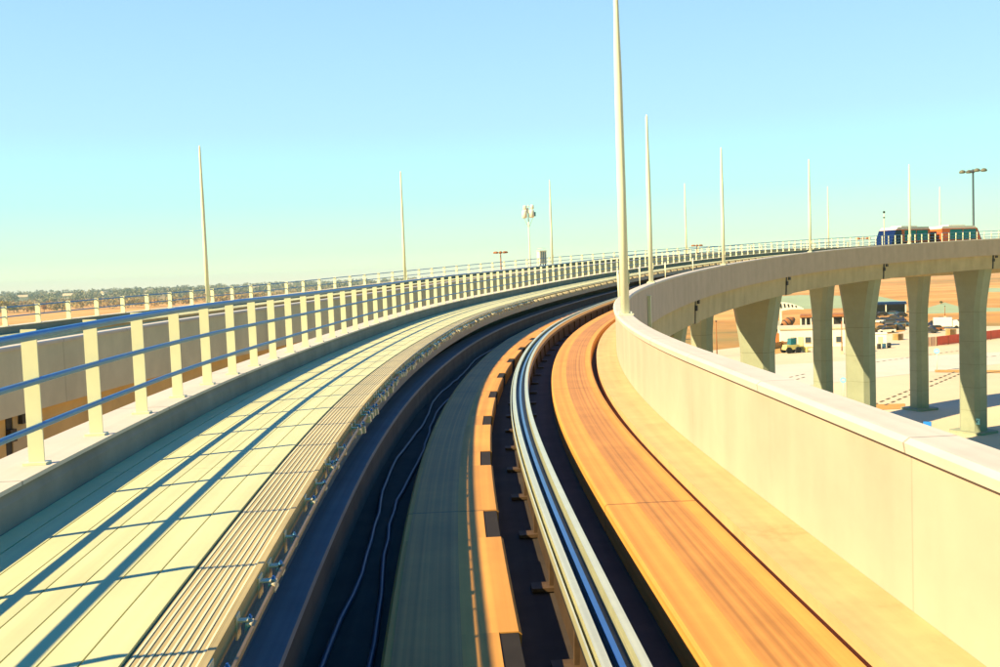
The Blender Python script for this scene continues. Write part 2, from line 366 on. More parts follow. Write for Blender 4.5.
# ------------------------------------------------------------------ guideway sections
UR, URB, UO, VO, VL, VG = 1.435, 2.066, 2.392, 1.105, -.505, -1.914
SE0, SE1 = -42., 186.
def box_sec(u0, u1, v0, v1): return [(u0, v0), (u1, v0), (u1, v1), (u0, v1)]
JOINTS = [-5.5, 15.5, 36.4, 57.2, 79.0, 98.8, 118.0, 137.5, 157., 177.]
def guideway(opp, label):
    g = empty('guideway', P(0, 0, 0, opp), 0, label, 'guideway')
    mi = -Vector(g.location)
    def put(b, name, m_, parent=None):
        gl = Vector(g.location)
        b.v = [(x - gl.x, y - gl.y, z - gl.z) for x, y, z in b.v]
        return b.build(name, m_, parent or g)
    J = JOINTS if not opp else OJ
    a, c = SE0, SE1
    gb = VG - .75 if opp else VG
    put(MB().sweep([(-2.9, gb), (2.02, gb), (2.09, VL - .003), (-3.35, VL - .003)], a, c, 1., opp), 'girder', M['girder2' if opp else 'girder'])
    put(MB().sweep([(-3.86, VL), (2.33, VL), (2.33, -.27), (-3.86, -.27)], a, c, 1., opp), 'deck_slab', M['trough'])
    b = MB()
    b.sweep([(URB + .012, -.265), (URB + .02, VL - .05), (UO, VL - .05), (UO, VO - .10), (URB + .012, VO - .10)], a, c, .5, opp)
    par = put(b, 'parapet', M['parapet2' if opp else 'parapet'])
    put(MB().sweep([(URB - .03, VO - .097), (UO + .02, VO - .097), (UO + .025, VO - .03), (UO - .015, VO), (URB + .0, VO), (URB - .04, VO - .03)], a, c, .5, opp), 'parapet_cap', M['cap'], par)
    put(MB().sweep([(-3.86, -.267), (-3.432, -.267), (-3.432, 1.0), (-3.46, 1.07), (-3.70, 1.07), (-3.88, 1.05), (-3.9, VL - .2), (-3.86, VL - .2)], a, c, .5, opp), 'kerb_wall', M['kerbshade'])
    put(MB().sweep(box_sec(-3.89, -3.425, 1.073, 1.10), a, c, .5, opp), 'kerb_top', M['cap'])  # pale top kept apart from the wall, whose colour carries its shade
    # running plinths
    put(MB().sweep([(.56, -.266), (UR, -.266), (UR, -.02), (UR - .02, 0), (.58, 0), (.56, -.02)], a, c, .5, opp), 'running_plinth', M['plinth'])
    b = MB(); s = a; rnd = random.Random(5)
    while s < c - .1:                       # inner edge with shallow pockets at regular distances
        b.sweep([(-1.3, -.266), (-.46, -.266), (-.44, -.02), (-.46, 0), (-1.28, 0), (-1.3, -.02)], s, min(s + 2.1, c), .42, opp)
        if s + 2.1 < c: b.sweep([(-1.3, -.266), (-.585, -.266), (-.585, 0), (-1.28, 0), (-1.3, -.02)], s + 2.1, min(s + 3.0, c), .45, opp)
        s += 3.0
    lp = put(b, 'running_plinth', M['plinth'])
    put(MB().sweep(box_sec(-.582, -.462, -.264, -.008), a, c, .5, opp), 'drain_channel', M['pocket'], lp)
    rpl = [o_ for o_ in g.children if o_.name.startswith('running_plinth') and o_ != lp][0]
    put(MB().sweep(box_sec(-1.24, -.82, .0005, .0025), a, c, .5, opp), 'tyre_track', M['tyre'], lp)  # tyre polish; on this side it also paints the shaded lane darker
    put(MB().sweep(box_sec(.86, 1.28, .0005, .0025), a, c, .5, opp), 'tyre_track', M['tyre'], rpl)
    put(MB().sweep(box_sec(UR + .13, URB + .01, -.264, -.02), a, c, .5, opp), 'parapet_ledge', M['ledge'])
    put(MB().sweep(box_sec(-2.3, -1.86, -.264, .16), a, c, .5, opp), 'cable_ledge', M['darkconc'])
    for j in J:                              # dark gap and raised diaphragm at each girder joint
        for sgn, d0, d1 in ((1, .0, .22), (1, .22, 1.25)):
            b = MB()
            if d0 == 0: b.sweep([(1.9, VG - .02), (2.035, VG - .02), (2.11, VL - .06), (1.95, VL - .06)], j + d0, j + d1, .2, opp); put(b, 'joint_gap', M['dark'])
            else: b.sweep([(1.9, VG - .05), (2.06, VG - .05), (2.13, VL - .06), (1.95, VL - .06)], j + d0 + .0, j + d1, .3, opp); put(b, 'diaphragm', M['girder'])
    for j in J:
        b = MB(); q = P(j + .55, 2.16, VL - .22, opp); b.box(q, (.14, .3, .22), -H(j)); put(b, 'bearing_lug', M['dark'])
        b = MB(); q = P(j + .12, 2.14, -1.05, opp); b.box(q, (.12, .26, .3), -H(j)); put(b, 'bearing_lug', M['dark'])
    return g
OJ = [-14., 4., 22., 40., 58., 76., 95., 112.8, 126.3, 145., 164.]
guideway(False, 'curving concrete guideway in front with orange running plinths and solid right parapet')
guideway(True, 'second concrete guideway running parallel beyond the blue handrail on the left')

# ------------------------------------------------------------------ guide beams
def guide_beam(opp, label):
    g = empty('guide_beam', P(0, 0, -.266, opp), 0, label, 'guide beam'); gl = Vector(g.location)
    def put(b, name, m_, parent=None):
        b.v = [(x - gl.x, y - gl.y, z - gl.z) for x, y, z in b.v]; return b.build(name, m_, parent or g)
    a, c = SE0, SE1
    put(MB().sweep([(-.09, -.262), (.09, -.262), (.06, .09), (-.06, .09)], a, c, .5, opp), 'beam_web', M['rust'])
    put(MB().sweep(box_sec(-.145, .145, .093, .15), a, c, .5, opp), 'beam_flange', M['dark'])
    for q in (-1, 1):
        b = MB(); u = q * .10
        b.sweep(box_sec(u - .027, u + .027, .153, .265), a, c, .4, opp); put(b, 'guide_rail', M['steel'])
    put(MB().sweep(box_sec(-.158, -.147, .16, .23), a, c, .5, opp), 'side_rail', M['steel'])
    put(MB().sweep(box_sec(-.02, .015, .153, .22), a, c, .5, opp), 'signal_rail', M['bluesteel'])
    if not opp:
        bb = MB(); bb.box((0, 0, -.245), (.52, .16, .03)); bb.box((0, 0, -.075), (.24, .05, .33), top=.9); ch = bb.build('rail_chair', M['chair'], g)
        for k in range(60):
            o = ch if k == 0 else ch.copy()
            if k: col.objects.link(o); o.parent = g
            q = 1.5 + k * 1.5; o.location = P(q, 0, 0) - gl; o.rotation_euler = (0, 0, -H(q))
    return g
guide_beam(False, 'pale twin railed guide beam curving down the middle of the near track')
guide_beam(True, 'guide beam of the far parallel track seen over its parapet')

# ------------------------------------------------------------------ emergency walkway
VW = .855
def wsh(s):                                  # the walkway swings out a little in the bend
    return 0.
def walkway(opp, label):
    g = empty('walkway', P(0, -2.6, -.266, opp), 0, label, 'walkway'); gl = Vector(g.location)
    def put(b, name, m_, parent=None):
        b.v = [(x - gl.x, y - gl.y, z - gl.z) for x, y, z in b.v]; return b.build(name, m_, parent or g)
    a, c = SE0, SE1
    b = MB(); n = 8; u0, u1 = -3.425, -2.13; wd = (u1 - u0) / n
    for i in range(n): b.sweep(box_sec(u0 + i * wd, u0 + (i + 1) * wd - .009, VW - .04, VW), a, c, .5, opp)
    put(b, 'deck_planks', M['plank'])
    put(MB().sweep(box_sec(-3.43, -1.83, VW - .075, VW - .043), a, c, .5, opp), 'deck_plate', M['dark'])
    b = MB(); b.sweep(box_sec(-2.128, -1.835, VW - .04, VW - .012), a, c, .5, opp, 0)
    for i in range(9):
        u = -2.115 + i * .0335; b.sweep(box_sec(u, u + .009, VW - .0115, VW - .008), a, c, .5, opp, 1)
    put(b, 'ribbed_edge', [M['rib'], M['ribline']])
    put(MB().sweep(box_sec(-1.832, -1.80, VW - .09, VW - .002), a, c, .5, opp), 'edge_strip', M['rib'])
    put(MB().sweep(box_sec(-1.98, -1.86, VW - .36, VW - .08), a, c, .5, opp), 'edge_beam', M['bluesteel'])
    # underside cable tray and a long shelf further down
    put(MB().sweep(box_sec(-2.25, -1.80, .165, .215), a, c, .5, opp), 'lower_shelf', M['shelf'])
    if not opp:
        proto = []
        put(MB().sweep([(-1.735 + .017 * math.cos(k * math.pi / 4), VW - .072 + .017 * math.sin(k * math.pi / 4)) for k in range(8)], a, c, .5, opp), 'conduit', M['conduit'])
        bb = MB(); bb.box((.04, 0, -.055), (.085, .04, .012)); bb.box((.004, 0, -.09), (.012, .08, .16))
        pb = bb.build('cable_support', M['insul'], g)
        bb = MB(); bb.box((.092, .0, -.096), (.055, .085, .06), top=.8); bb.build('clamp', M['insul'], pb)
        bb = MB(); bb.lathe([(.018, -.052), (.018, -.034), (.009, -.034), (.009, -.02)], 6, (.097, 0, 0)); bb.build('bolt', M['galv'], pb)
        first = True; s = 2.2; i = 0; rnd = random.Random(9); rest = MB()
        while s < 150:
            for k in range(4):
                ss = s + k * .25 + rnd.uniform(-.03, .03)
                if ss < 9 and rnd.random() < .4: continue
                h = -H(ss)
                if i < 100:
                    p = P(ss, -1.80, VW + rnd.uniform(-.02, .015)) - gl
                    o = pb if first else copy_tree(pb, g)
                    first = False; o.location = p; o.rotation_euler = (0, 0, h); q_ = 1. if ss > 9 else .75; o.scale = (q_ * rnd.uniform(.75, .95), q_ * rnd.uniform(1.1, 1.8), q_ * rnd.uniform(.8, 1.15))
                else:
                    q = P(ss, -1.705, VW - .09) - gl; rest.box((q.x, q.y, q.z), (.09, .16, .10), h)
                i += 1
            s += 1.3
        o = rest.build('cable_support', M['insul'], g); tag(o, kind='stuff')
    return g
walkway(False, 'pale yellow emergency walkway of long planks beside the near track')
walkway(True, 'pale walkway of the far parallel track behind its parapet')

# cables lying in the trough
for k, (u, lab) in enumerate(((-1.68, 'loose blue grey cable lying close under the walkway in the dark trough'), (-1.46, 'loose blue grey cable lying beside the left running plinth in the dark trough'))):
    b = MB(); s = -10; pts = []; rnd = random.Random(20 + k)
    while s < 70: pts.append(P(s, u + .05 * math.sin(s * .9 + k * 2) + rnd.uniform(-.015, .015), -.235)); s += .5
    o0 = pts[0].copy(); b.tube([p - o0 for p in pts], .022, 6); tag(b.build('trough_cable', M['cable'], None, o0), lab, 'cable')

# ------------------------------------------------------------------ handrails
def handrail(opp, label, heights, uin, post_w, post_d, step, vtop, u_post):
    g = empty('handrail', P(0, u_post, 1.07, opp), 0, label, 'handrail'); gl = Vector(g.location)
    for k, (v, u, r_) in enumerate(heights):
        b = MB(); pts = []; s = SE0
        while s <= SE1: pts.append(P(s, u, v, opp) - gl); s += .5
        b.tube(pts, r_, 8); b.build('rail', M['galv'], g)
    n = int((SE1 - 2) / step)
    bb = MB(); bb.box((0, 0, vtop / 2), (post_w, post_d, vtop))
    if uin: bb.tube([(0, 0, vtop - .03), (uin * .5, 0, vtop - .01), (uin, 0, vtop + .02)], .014, 6)
    bb.box((0, 0, .008), (post_w + .05, post_d + .08, .016))
    pb = bb.build('post', M['post'], g); rest = MB(); i = 0; s = 1.2
    ss = [s + k * step for k in range(int((SE1 - s) / step))]; back = [s - k * step for k in range(1, int((s - SE0) / step))]
    for q in ss + back:
        p = P(q, u_post, 1.10, opp) - gl
        if i < 100:
            o = pb if i == 0 else pb.copy()
            if i: col.objects.link(o); o.parent = g
            o.location = p; o.rotation_euler = (0, 0, -H(q))
        else: rest.box((p.x, p.y, p.z + vtop / 2), (post_w, post_d, vtop), -H(q))
        i += 1
    tag(rest.build('post', M['post'], g), kind='stuff')
    return g
handrail(False, 'steel handrail of three blue rails and pale flat posts along the walkway', [(1.355, -3.50, .022), (1.65, -3.50, .022), (1.995, -3.165, .026)], .37, .10, .012, 1.06, .885, -3.545)
handrail(True, 'two railed handrail on the far side of the second guideway', [(1.40, -3.62, .022), (1.72, -3.62, .024)], 0, .18, .03, 1.5, .66, -3.65)

# ------------------------------------------------------------------ poles
def pole_proto(name, hgt, r_=.105):
    t = empty(name)
    b = MB(); b.lathe([(r_, .02), (r_ * .97, hgt * .35), (r_ * .85, hgt * .66), (r_ * .62, hgt * .8), (r_ * .45, hgt * .985), (r_ * .2, hgt)], 14); b.build('shaft', M['polepaint'], t)
    b = MB(); b.box((0, 0, .015), (.36, .36, .03)); b.build('base_plate', M['polepaint'], t)
    b = MB(); b.box((r_ * .9, 0, .75), (.05, .11, .24)); b.build('access_cover', M['post'], t)
    for x in (-.13, .13):
        for y in (-.13, .13): b = MB(); b.lathe([(.016, .03), (.016, .07)], 6, (x, y, 0)); b.build('anchor_bolt', M['polepaint'], t)
    return t
pp = pole_proto('tall_pole', 7.32)
tag(pp, 'nearest and thickest white pole on the right parapet, cut off at the top', 'pole', 'tall poles along the right parapet')
pp.location = P(22.0, UO - .17, VO); pp.scale = (.95, .95, 1.10)
labs = ['white pole just right of the nearest one, second along the right parapet', 'third white pole along the right parapet, above the first flared pier in the open', 'fourth white pole along the right parapet, between the third pole and the train', 'fifth white pole along the right parapet, standing in front of the train']
for s, lab in zip((43.77, 64.19, 84.0, 103.55), labs): dup(pp, P(s, UO - .17, VO), -H(s), lab, sc=(1, 1, 1))
po = pole_proto('tall_pole', 7.32, .09)
tag(po, 'leftmost tall white pole, behind the handrail on the second guideway', 'pole', 'tall poles along the second guideway')
po.location = P(40.94, -3.25 - .1, 1.07, True)
labs = ['tall thin pole on the second guideway between the leftmost pole and the antenna mast', 'tall thin pole just right of the antenna mast and the white tank', 'faint thin pole between the two groups of right parapet poles, far along the second guideway', 'faint short looking pole right of the fourth right parapet pole, far along the second guideway', 'faint pole rising behind the right half of the train']
for (s, lab) in zip((59.17, 77.73, 96.63, 116.8, 131.8), labs): dup(po, P(s, -3.35, 1.07, True), 0, lab)
# sensor pole in front of the train's nose
t = empty('sensor_pole', P(108.7, -3.6, 1.07), 0, 'short thin pole with a small sensor on top before the blue nose of the train', 'pole')
b = MB(); b.lathe([(.05, 0), (.045, 3.0), (.03, 3.3)], 8); b.build('shaft', M['polepaint'], t)
b = MB(); b.box((0, 0, 3.3), (.16, .16, .2)); b.box((0, 0, 2.75), (.14, .14, .12)); b.build('sensor', M['dark'], t)
# conduit cover on the outer face of the parapet below the second pole
q = 40.8
t = empty('conduit_cover', P(q, UO + .02, -.35), -H(q), 'pale upright conduit cover on the outer parapet face below the second pole', 'conduit')
b = MB(); b.box((.05, 0, .45), (.12, .22, 1.1)); b.box((.05, 0, 1.02), (.16, .28, .05)); b.build('cover', M['post'], t)
b = MB(); b.box((.06, 0, -.55), (.10, .16, .9)); b.build('conduit', M['post'], t)
# hoops of pipe inside the right parapet
def hoop(s, w_, h_, lab, single=False):
    t = empty('pipe_hoop', P(s, 1.95, -.13), -H(s), lab, 'pipe', 'pale pipes standing inside the right parapet')
    b = MB()
    if single: b.tube([(0, 0, 0), (0, 0, h_ - .12), (0, .04, h_ - .03), (0, .14, h_)], .035, 8)
    else: b.tube([(0, -w_, 0), (0, -w_, h_ - .15), (0, -w_ * .8, h_ - .03), (0, -w_ * .5, h_), (0, w_ * .5, h_), (0, w_ * .8, h_ - .03), (0, w_, h_ - .15), (0, w_, 0)], .035, 8)
    b.build('pipe', M['polepaint'], t); b = MB()
    for y in ((0,) if single else (-w_, w_)): b.lathe([(.08, 0), (.08, .02)], 10, (0, y, 0))
    b.build('flange', M['polepaint'], t)
hoop(33.5, .35, 2.0, 'pale inverted U of pipe just left of the nearest pole')
hoop(42., .3, 2.0, 'pale bent pipe between the nearest pole and the second pole', True)
hoop(50., .3, 1.95, 'pale bent pipe just right of the second pole', True)
hoop(57.5, .3, 1.9, 'pale bent pipe midway between the second and the third pole', True)

# ------------------------------------------------------------------ piers
def pier(s, opp, lab, group, wt=1.0, beam=None, tilt=0.):
    top = P(s, -.35, VG - (.753 if opp else .003), opp); hgt = top.z - GZ
    t = empty('pier', (top.x, top.y, GZ), -H(s) + tilt, lab, 'pier', group)
    def ring(wx, wy, ch, z): 
        a, c = wx / 2, wy / 2
        return [(-a + ch, -c, z), (a - ch, -c, z), (a, -c + ch, z), (a, c - ch, z), (a - ch, c, z), (-a + ch, c, z), (-a, c - ch, z), (-a, -c + ch, z)]
    sw = 2.35 * wt; tw = 3.7 * wt; dp = 1.9
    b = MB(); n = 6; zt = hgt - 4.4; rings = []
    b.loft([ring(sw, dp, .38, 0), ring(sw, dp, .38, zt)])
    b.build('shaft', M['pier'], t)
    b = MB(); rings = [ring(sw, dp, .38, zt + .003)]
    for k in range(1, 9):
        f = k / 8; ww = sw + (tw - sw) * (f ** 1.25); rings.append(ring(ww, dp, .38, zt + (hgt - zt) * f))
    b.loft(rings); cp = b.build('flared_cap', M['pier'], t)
    z = 2.4
    while z < zt + .1:
        b = MB(); b.loft([ring(sw + .012, dp + .012, .38, z), ring(sw + .012, dp + .012, .38, z + .035)]); b.build('joint_line', M['pierline'], t); z += 2.4 if z + 2.4 < zt - 1 else max(zt - .02 - z, .2)
    b = MB(); b.loft([ring(sw + 1.4, dp + 1.4, .3, 0), ring(sw + 1.4, dp + 1.4, .3, .25)]); b.build('footing', M['pier'], t)
    if beam is not None:
        e_ = beam; inv = Matrix.Rotation(-t.rotation_euler.z, 4, 'Z')
        l = inv @ (Vector((e_.x, e_.y, 0)) - Vector((top.x, top.y, 0)))
        a = Vector((l.x, l.y, 0)); ln = a.length; b = MB(); rz = math.atan2(a.y, a.x)
        b.box((a.x / 2, a.y / 2, hgt - 1.75), (ln - .4, 1.3, 1.15), rz); b.build('cross_beam', M['pier'], t)
    return t
G1 = 'piers carrying the near guideway'; G2 = 'piers carrying the second guideway'
pl = {57.2: 'wide flared pier half hidden behind the right parapet, nearest of those seen', 79.0: 'flared pier with a diagonal shadow, first in the open right of the parapet', 98.8: 'flared pier with a curved shadow edge under the gap left of the train', 118.0: 'green shaded pier with the small blue sign near its foot', 137.5: 'pier at the right border of the picture, only its left side in view'}
for s in JOINTS:
    if s in pl or s in (-5.5, 15.5, 36.4, 157.): pier(s + .2, False, pl.get(s, 'flared pier hidden under the near stretch of the guideway' if s < 50 else 'flared pier beyond the right border of the picture'), G1)
oP = {95.: 'narrow pier under the second guideway beside the half hidden pier', 112.8: 'slender fully shaded pier between the two flared piers with shadow edges', 126.3: 'dark pier standing alone left of the pier with the blue sign'}
eb = P(118.2, -.35, 0)
for s in OJ:
    if s <= 127: pier(s, True, oP.get(s, 'pier under the second guideway, hidden behind the near guideway'), G2, .78, None)

# ------------------------------------------------------------------ train on the second guideway
def train():
    s0, s1 = T0, T1; Lc = (s1 - s0 - .7) / 2
    t = empty('people_mover_train', P((s0 + s1) / 2, 0, 0, True), -H((s0 + s1) / 2), 'two car people mover train with white roofs, teal windows and orange skirts', 'train')
    for k in (0, 1):
        sm = s0 + Lc / 2 + k * (Lc + .7); loc = P(sm, 0, 0, True); rel = loc - Vector(t.location)
        rz = -H(sm) - t.rotation_euler.z; rel = Matrix.Rotation(-t.rotation_euler.z, 4, 'Z') @ rel
        f = -1 if k == 0 else 1                 # the nose points away from the coupling
        h = Lc / 2
        def Y(a): return a * f                  # a runs from coupling (-h) to nose (+h)
        W = 2.6
        prof = [(-h, .35), (h, .35), (h - .12, 1.05), (h - 1.0, 2.95), (-h, 2.95)]
        b = MB(); b.prism([(Y(a), z) for a, z in prof], W); cb = b.build('car_body', M['orange'], t); cb.location = rel; cb.rotation_euler = (0, 0, rz)
        b = MB(); b.prism([(Y(a), z) for a, z in ((-h, 2.953), (h - 1.0, 2.953), (h - 1.35, 3.25), (-h + .2, 3.25))], W - .1); b.box((0, Y(-.4), 3.32), (1.6, Lc * .4, .16)); b.build('roof', M['white'], cb)
        # nose glass lies just proud of the slope
        b = MB(); d = .02
        b.prism([(Y(h - .08 + d), 1.0), (Y(h - .97 + d), 2.93), (Y(h - 1.02), 2.93), (Y(h - .16), 1.0)], W + .01); b.build('windscreen', M['navy'], cb)
        for sgn in (-1, 1):
            x = sgn * (W / 2 + .008)
            if k == 0: segs = [(-h + .4, -.32 * h, 'glass', 'side_window'), (-.28 * h, .28 * h, 'glass', 'side_window')]
            else: segs = [(-h + 1.25, -.02 * h, 'glass', 'side_window'), (.02 * h, h - 1.2, 'glass', 'side_window')]
            for a0, a1, mm, nm in segs:
                b = MB(); b.prism([(Y(a0), 1.62), (Y(a1), 1.62), (Y(a1), 2.85), (Y(a0), 2.85)], .03, (x, 0, 0)); b.build(nm, M[mm], cb)
            if k == 0:
                b = MB(); b.prism([(Y(.43 * h), .95), (Y(h - .13), .95), (Y(h - .16), 1.1), (Y(h - .95), 2.86), (Y(.43 * h), 2.86)], .03, (x, 0, 0)); b.build('cab_side', M['navy'], cb)
            for i in range(6):
                a0 = -h + .5 + i * (Lc - 1.6) / 6
                b = MB(); b.box((x, Y(a0 + .45), 1.18), (.03, .62, .5)); b.build('skirt_panel', M['navy'], cb)
        for a in (-h + 1.6, h - 1.8):
            for sgn in (-1, 1):
                b = MB(); b.tube([(sgn * .85, Y(a), .42), (sgn * 1.15, Y(a), .42)], .42, 14); b.build('wheel', M['black'], cb)
    b = MB(); b.box((0, 0, 1.5), (1.8, .95, 2.3)); b.build('gangway', M['dark'], t)
T0, T1 = 120.6, 134.2
train()

# ------------------------------------------------------------------ tall things behind: masts, tower, tank
def mast(px, py, d, n, head, lab, r_=.2, arm=1.2):
    p = at(px, py, d=d); hgt = p.z - GZ
    t = empty('light_mast', (p.x, p.y, GZ), 0, lab, 'light mast', 'tall lighting masts beyond the guideways')
    b = MB(); b.lathe([(r_ * 1.4, 0), (r_, hgt * .5), (r_ * .7, hgt)], 10); b.build('mast', M['brown'] if n > 4 else M['cable'], t)
    b = MB(); b.lathe([(head * .18, hgt - .25), (head * .22, hgt + .1), (head * .1, hgt + .25)], 12); 
    PP = [(math.cos(2 * math.pi * k / n) * head, math.sin(2 * math.pi * k / n) * head) for k in range(n)] if n != 4 else [(-1.5, .3), (-.55, 1.0), (.55, -1.0), (1.5, -.3)]
    t.rotation_euler.z = -math.atan2(p.x, p.y)
    for x_, y_ in PP: b.tube([(0, 0, hgt), (x_, y_, hgt)], .05, 6)
    b.build('arms', M['brown'] if n > 4 else M['cable'], t)
    for k in range(n):
        x_, y_ = PP[k]; b = MB()
        b.lathe([(.12 * arm, .30 * arm), (.38 * arm, .18 * arm), (.5 * arm, -.05 * arm), (.44 * arm, -.22 * arm), (.2 * arm, -.26 * arm)], 12, (x_, y_, hgt))
        b.build('lamp', M['brown'] if n > 4 else M['lamphead'], t)
mast(973, 171, 150, 4, 1.45, 'tall dark mast with four round lamp heads above the right end of the train', .19, .95)
mast(500.5, 252.5, 260, 8, 1.5, 'distant mast with a flat rust coloured ring of lamps left of the antenna mast', .2, 1.)
mast(697, 245.5, 330, 8, 1.5, 'distant rust coloured lamp mast just left of the third parapet pole', .22, 1.)
mast(863, 238.5, 290, 8, 1.7, 'distant rust coloured lamp mast left of the blue nose of the train', .2, 1.)

p = at(528, 205, d=230); hgt = p.z - GZ
t = empty('antenna_mast', (p.x, p.y, GZ), .3, 'slender white mast with clustered white antenna drums against the sky', 'antenna mast')
b = MB(); b.lathe([(.32, 0), (.2, hgt * .6), (.10, hgt)], 10); b.build('mast', M['polepaint'], t)
for (x, y, z, r_, l) in ((-.95, 0, -2.2, .62, .9), (.75, -.2, -2.1, .62, .9), (-.75, .2, -.6, .4, .5), (1.0, 0, -.5, .42, .5), (0, .7, -1.3, .4, .6)):
    b = MB(); b.lathe([(r_ * .7, -l), (r_, -l * .8), (r_, l * .8), (r_ * .7, l)], 12, (x, y, hgt + z)); b.build('antenna_drum', M['white'], t)
b = MB()
for x in (-1, 1):
    b.tube([(0, 0, hgt - 5.4), (x * 1.1, 0, hgt - 3.1), (x * 1.15, 0, hgt - .1)], .05, 6); b.tube([(0, 0, hgt - 1.8), (x * 1.1, 0, hgt - 1.8)], .05, 6); b.tube([(0, 0, hgt - .4), (x * 1.1, 0, hgt - .4)], .05, 6)
b.build('bracket_arms', M['polepaint'], t)
b = MB(); b.box((1.45, -.3, hgt - 2.2), (.5, .35, 1.0)); b.build('radio_box', M['bluesteel'], t)

p = at(541.5, 250.5, d=225); hgt = p.z - GZ
t = empty('equipment_tower', (p.x, p.y, GZ), .4, 'small white and blue equipment box on a braced leg tower right of the antenna mast', 'tower')
b = MB(); b.box((0, 0, hgt - 1.6), (1.7, 1.5, 2.9)); b.box((0, 0, hgt - .1), (1.9, 1.7, .1)); b.build('cabinet', M['white'], t)
for k in range(3):
    b = MB(); b.box((.55 - .45 * k, -.76, hgt - 1.6), (.22, .05, 2.6)); b.build('louvre', M['bluesteel'], t)
b = MB()
for x in (-1, 1):
    for y in (-1, 1): b.tube([(x * 1.5, y * 1.5, 0), (x * .6, y * .6, hgt - 3.0)], .12, 6)
for k in range(5):
    z0 = k * (hgt - 3) / 5; z1 = (k + 1) * (hgt - 3) / 5; f0 = 1.5 - .9 * k / 5; f1 = 1.5 - .9 * (k + 1) / 5
    for a, c in (((-1, -1), (1, -1)), ((1, -1), (1, 1)), ((1, 1), (-1, 1)), ((-1, 1), (-1, -1))): b.tube([(a[0] * f0, a[1] * f0, z0), (c[0] * f1, c[1] * f1, z1)], .06, 5)
b.build('legs', M['dark'], t)
b = MB(); b.tube([(-.9, 0, hgt), (-.9, 0, hgt + .5), (.9, 0, hgt + .5), (.9, 0, hgt)], .04, 6); b.build('top_frame', M['polepaint'], t)

# ------------------------------------------------------------------ things on the ground under the guideway
def face_cam(p): return -math.atan2(p.x, p.y)        # turns local -y towards the train
def scale_at(p): return (p - Vector((0, 0, CAMZ))).dot(fw) / F      # metres in one pixel of the photograph there
# long white building
p = at(817, 347); k = scale_at(p); rz = face_cam(p) + .08
t = empty('site_building', p, rz, 'long low white building with a flat roof behind the slender shaded pier', 'building')
W_ = 70 * k; Hh = 18 * k
b = MB(); b.box((0, 6, Hh / 2), (W_, 12, Hh)); b.build('wall', M['white'], t)
b = MB(); b.box((0, 6, Hh + .12), (W_ + .5, 12.5, .24)); b.build('roof', M['tan'], t)
for i, x in enumerate((-.32, -.12, .1, .3)):
    b = MB(); b.box((x * W_, -.03, 1.6), (1.2, .08, 1.2)); w_ = b.build('window', M['cable'], t)
    b = MB(); b.box((x * W_, -.05, .95), (1.4, .16, .08)); b.build('sill', M['tan'], w_)
b = MB(); b.box((-.22 * W_, -.03, 1.15), (1.1, .08, 2.3)); b.build('door', M['tan'], t)
b = MB(); b.box((-.44 * W_, -.9, 1.3), (1.2, 1.6, .1)); b.build('awning', M['brown'], t)
# white shed
p = at(878.5, 346); k = scale_at(p)
t = empty('white_shed', p, face_cam(p), 'small square white shed right of the flared pier with the curved shadow edge', 'shed')
b = MB(); b.box((0, 1.5, 6 * k), (15 * k, 3, 12 * k)); b.build('wall', M['white'], t)
b = MB(); b.box((0, 1.5, 12 * k + .08), (15 * k + .3, 3.3, .16)); b.build('roof', M['white'], t)
b = MB(); b.box((.4, -.03, 1.0), (.9, .06, 2.0)); b.build('door', M['tan'], t)
# arched truss sign
p = at(781, 330); k = scale_at(p)
t = empty('arched_truss', p, face_cam(p), 'white arched truss with dark openings raised on a white post', 'truss')
b = MB(); b.box((0, 0, 14 * k), (1.0 * k * 2, .6, 28 * k)); b.build('post', M['white'], t)
b = MB(); ou = []; n = 14
for i in range(n + 1):
    f = i / n; ou.append((-2 * k + f * 24 * k, 28 * k - f * f * 7 * k))
lo = [(x, z - (8.5 * k) * (1 - f_) - .3) for (x, z), f_ in zip(ou, [(i / n) ** 1.2 for i in range(n + 1)])]
b.prism(ou + lo[::-1], .5, (0, -.1, 0), 'y'); b.build('arch', M['white'], t)
for i in range(5):
    f = .1 + i * .15; x = -2 * k + f * 24 * k; z = 28 * k - f * f * 7 * k; hh = 8.5 * k * (1 - f ** 1.2)
    b = MB(); b.prism([(x - 1.1 * k, z - hh * .2), (x + .6 * k, z - hh * .2), (x + 1.2 * k, z - hh * .78), (x - .4 * k, z - hh * .78)], .56, (0, -.1, 0), 'y'); b.build('opening', M['dark'], t)
# concrete mixer
p = at(788, 331); k = scale_at(p)
t = empty('concrete_mixer', p, face_cam(p) + .5, 'mixer truck with a brown striped drum below the arched truss', 'mixer truck')
b = MB(); b.lathe([(.5, -2.2), (1.2, -1.2), (1.35, 0), (1.0, 1.4), (.5, 2.2)], 14); o = b.build('drum', M['brown'], t); o.location = (0, 0, 2.3); o.rotation_euler = (0, R(62), 0)
for q in (-.8, .5):
    b = MB(); b.lathe([(1.33, q - .16), (1.36, q), (1.31, q + .16)], 14); s_ = b.build('stripe', M['dark'], o)
b = MB(); b.box((0, 0, .85), (6.4, 1.8, .3)); b.build('chassis', M['dark'], t)
b = MB(); b.box((-3.6, 0, 1.9), (1.7, 2.2, 2.2), top=.85); b.build('cab', M['white'], t)
for x in (-3.4, .6, 2.2):
    for y in (-1, 1): b = MB(); b.tube([(x, y * .8, .5), (x, y * 1.15, .5)], .5, 12); b.build('wheel', M['black'], t)
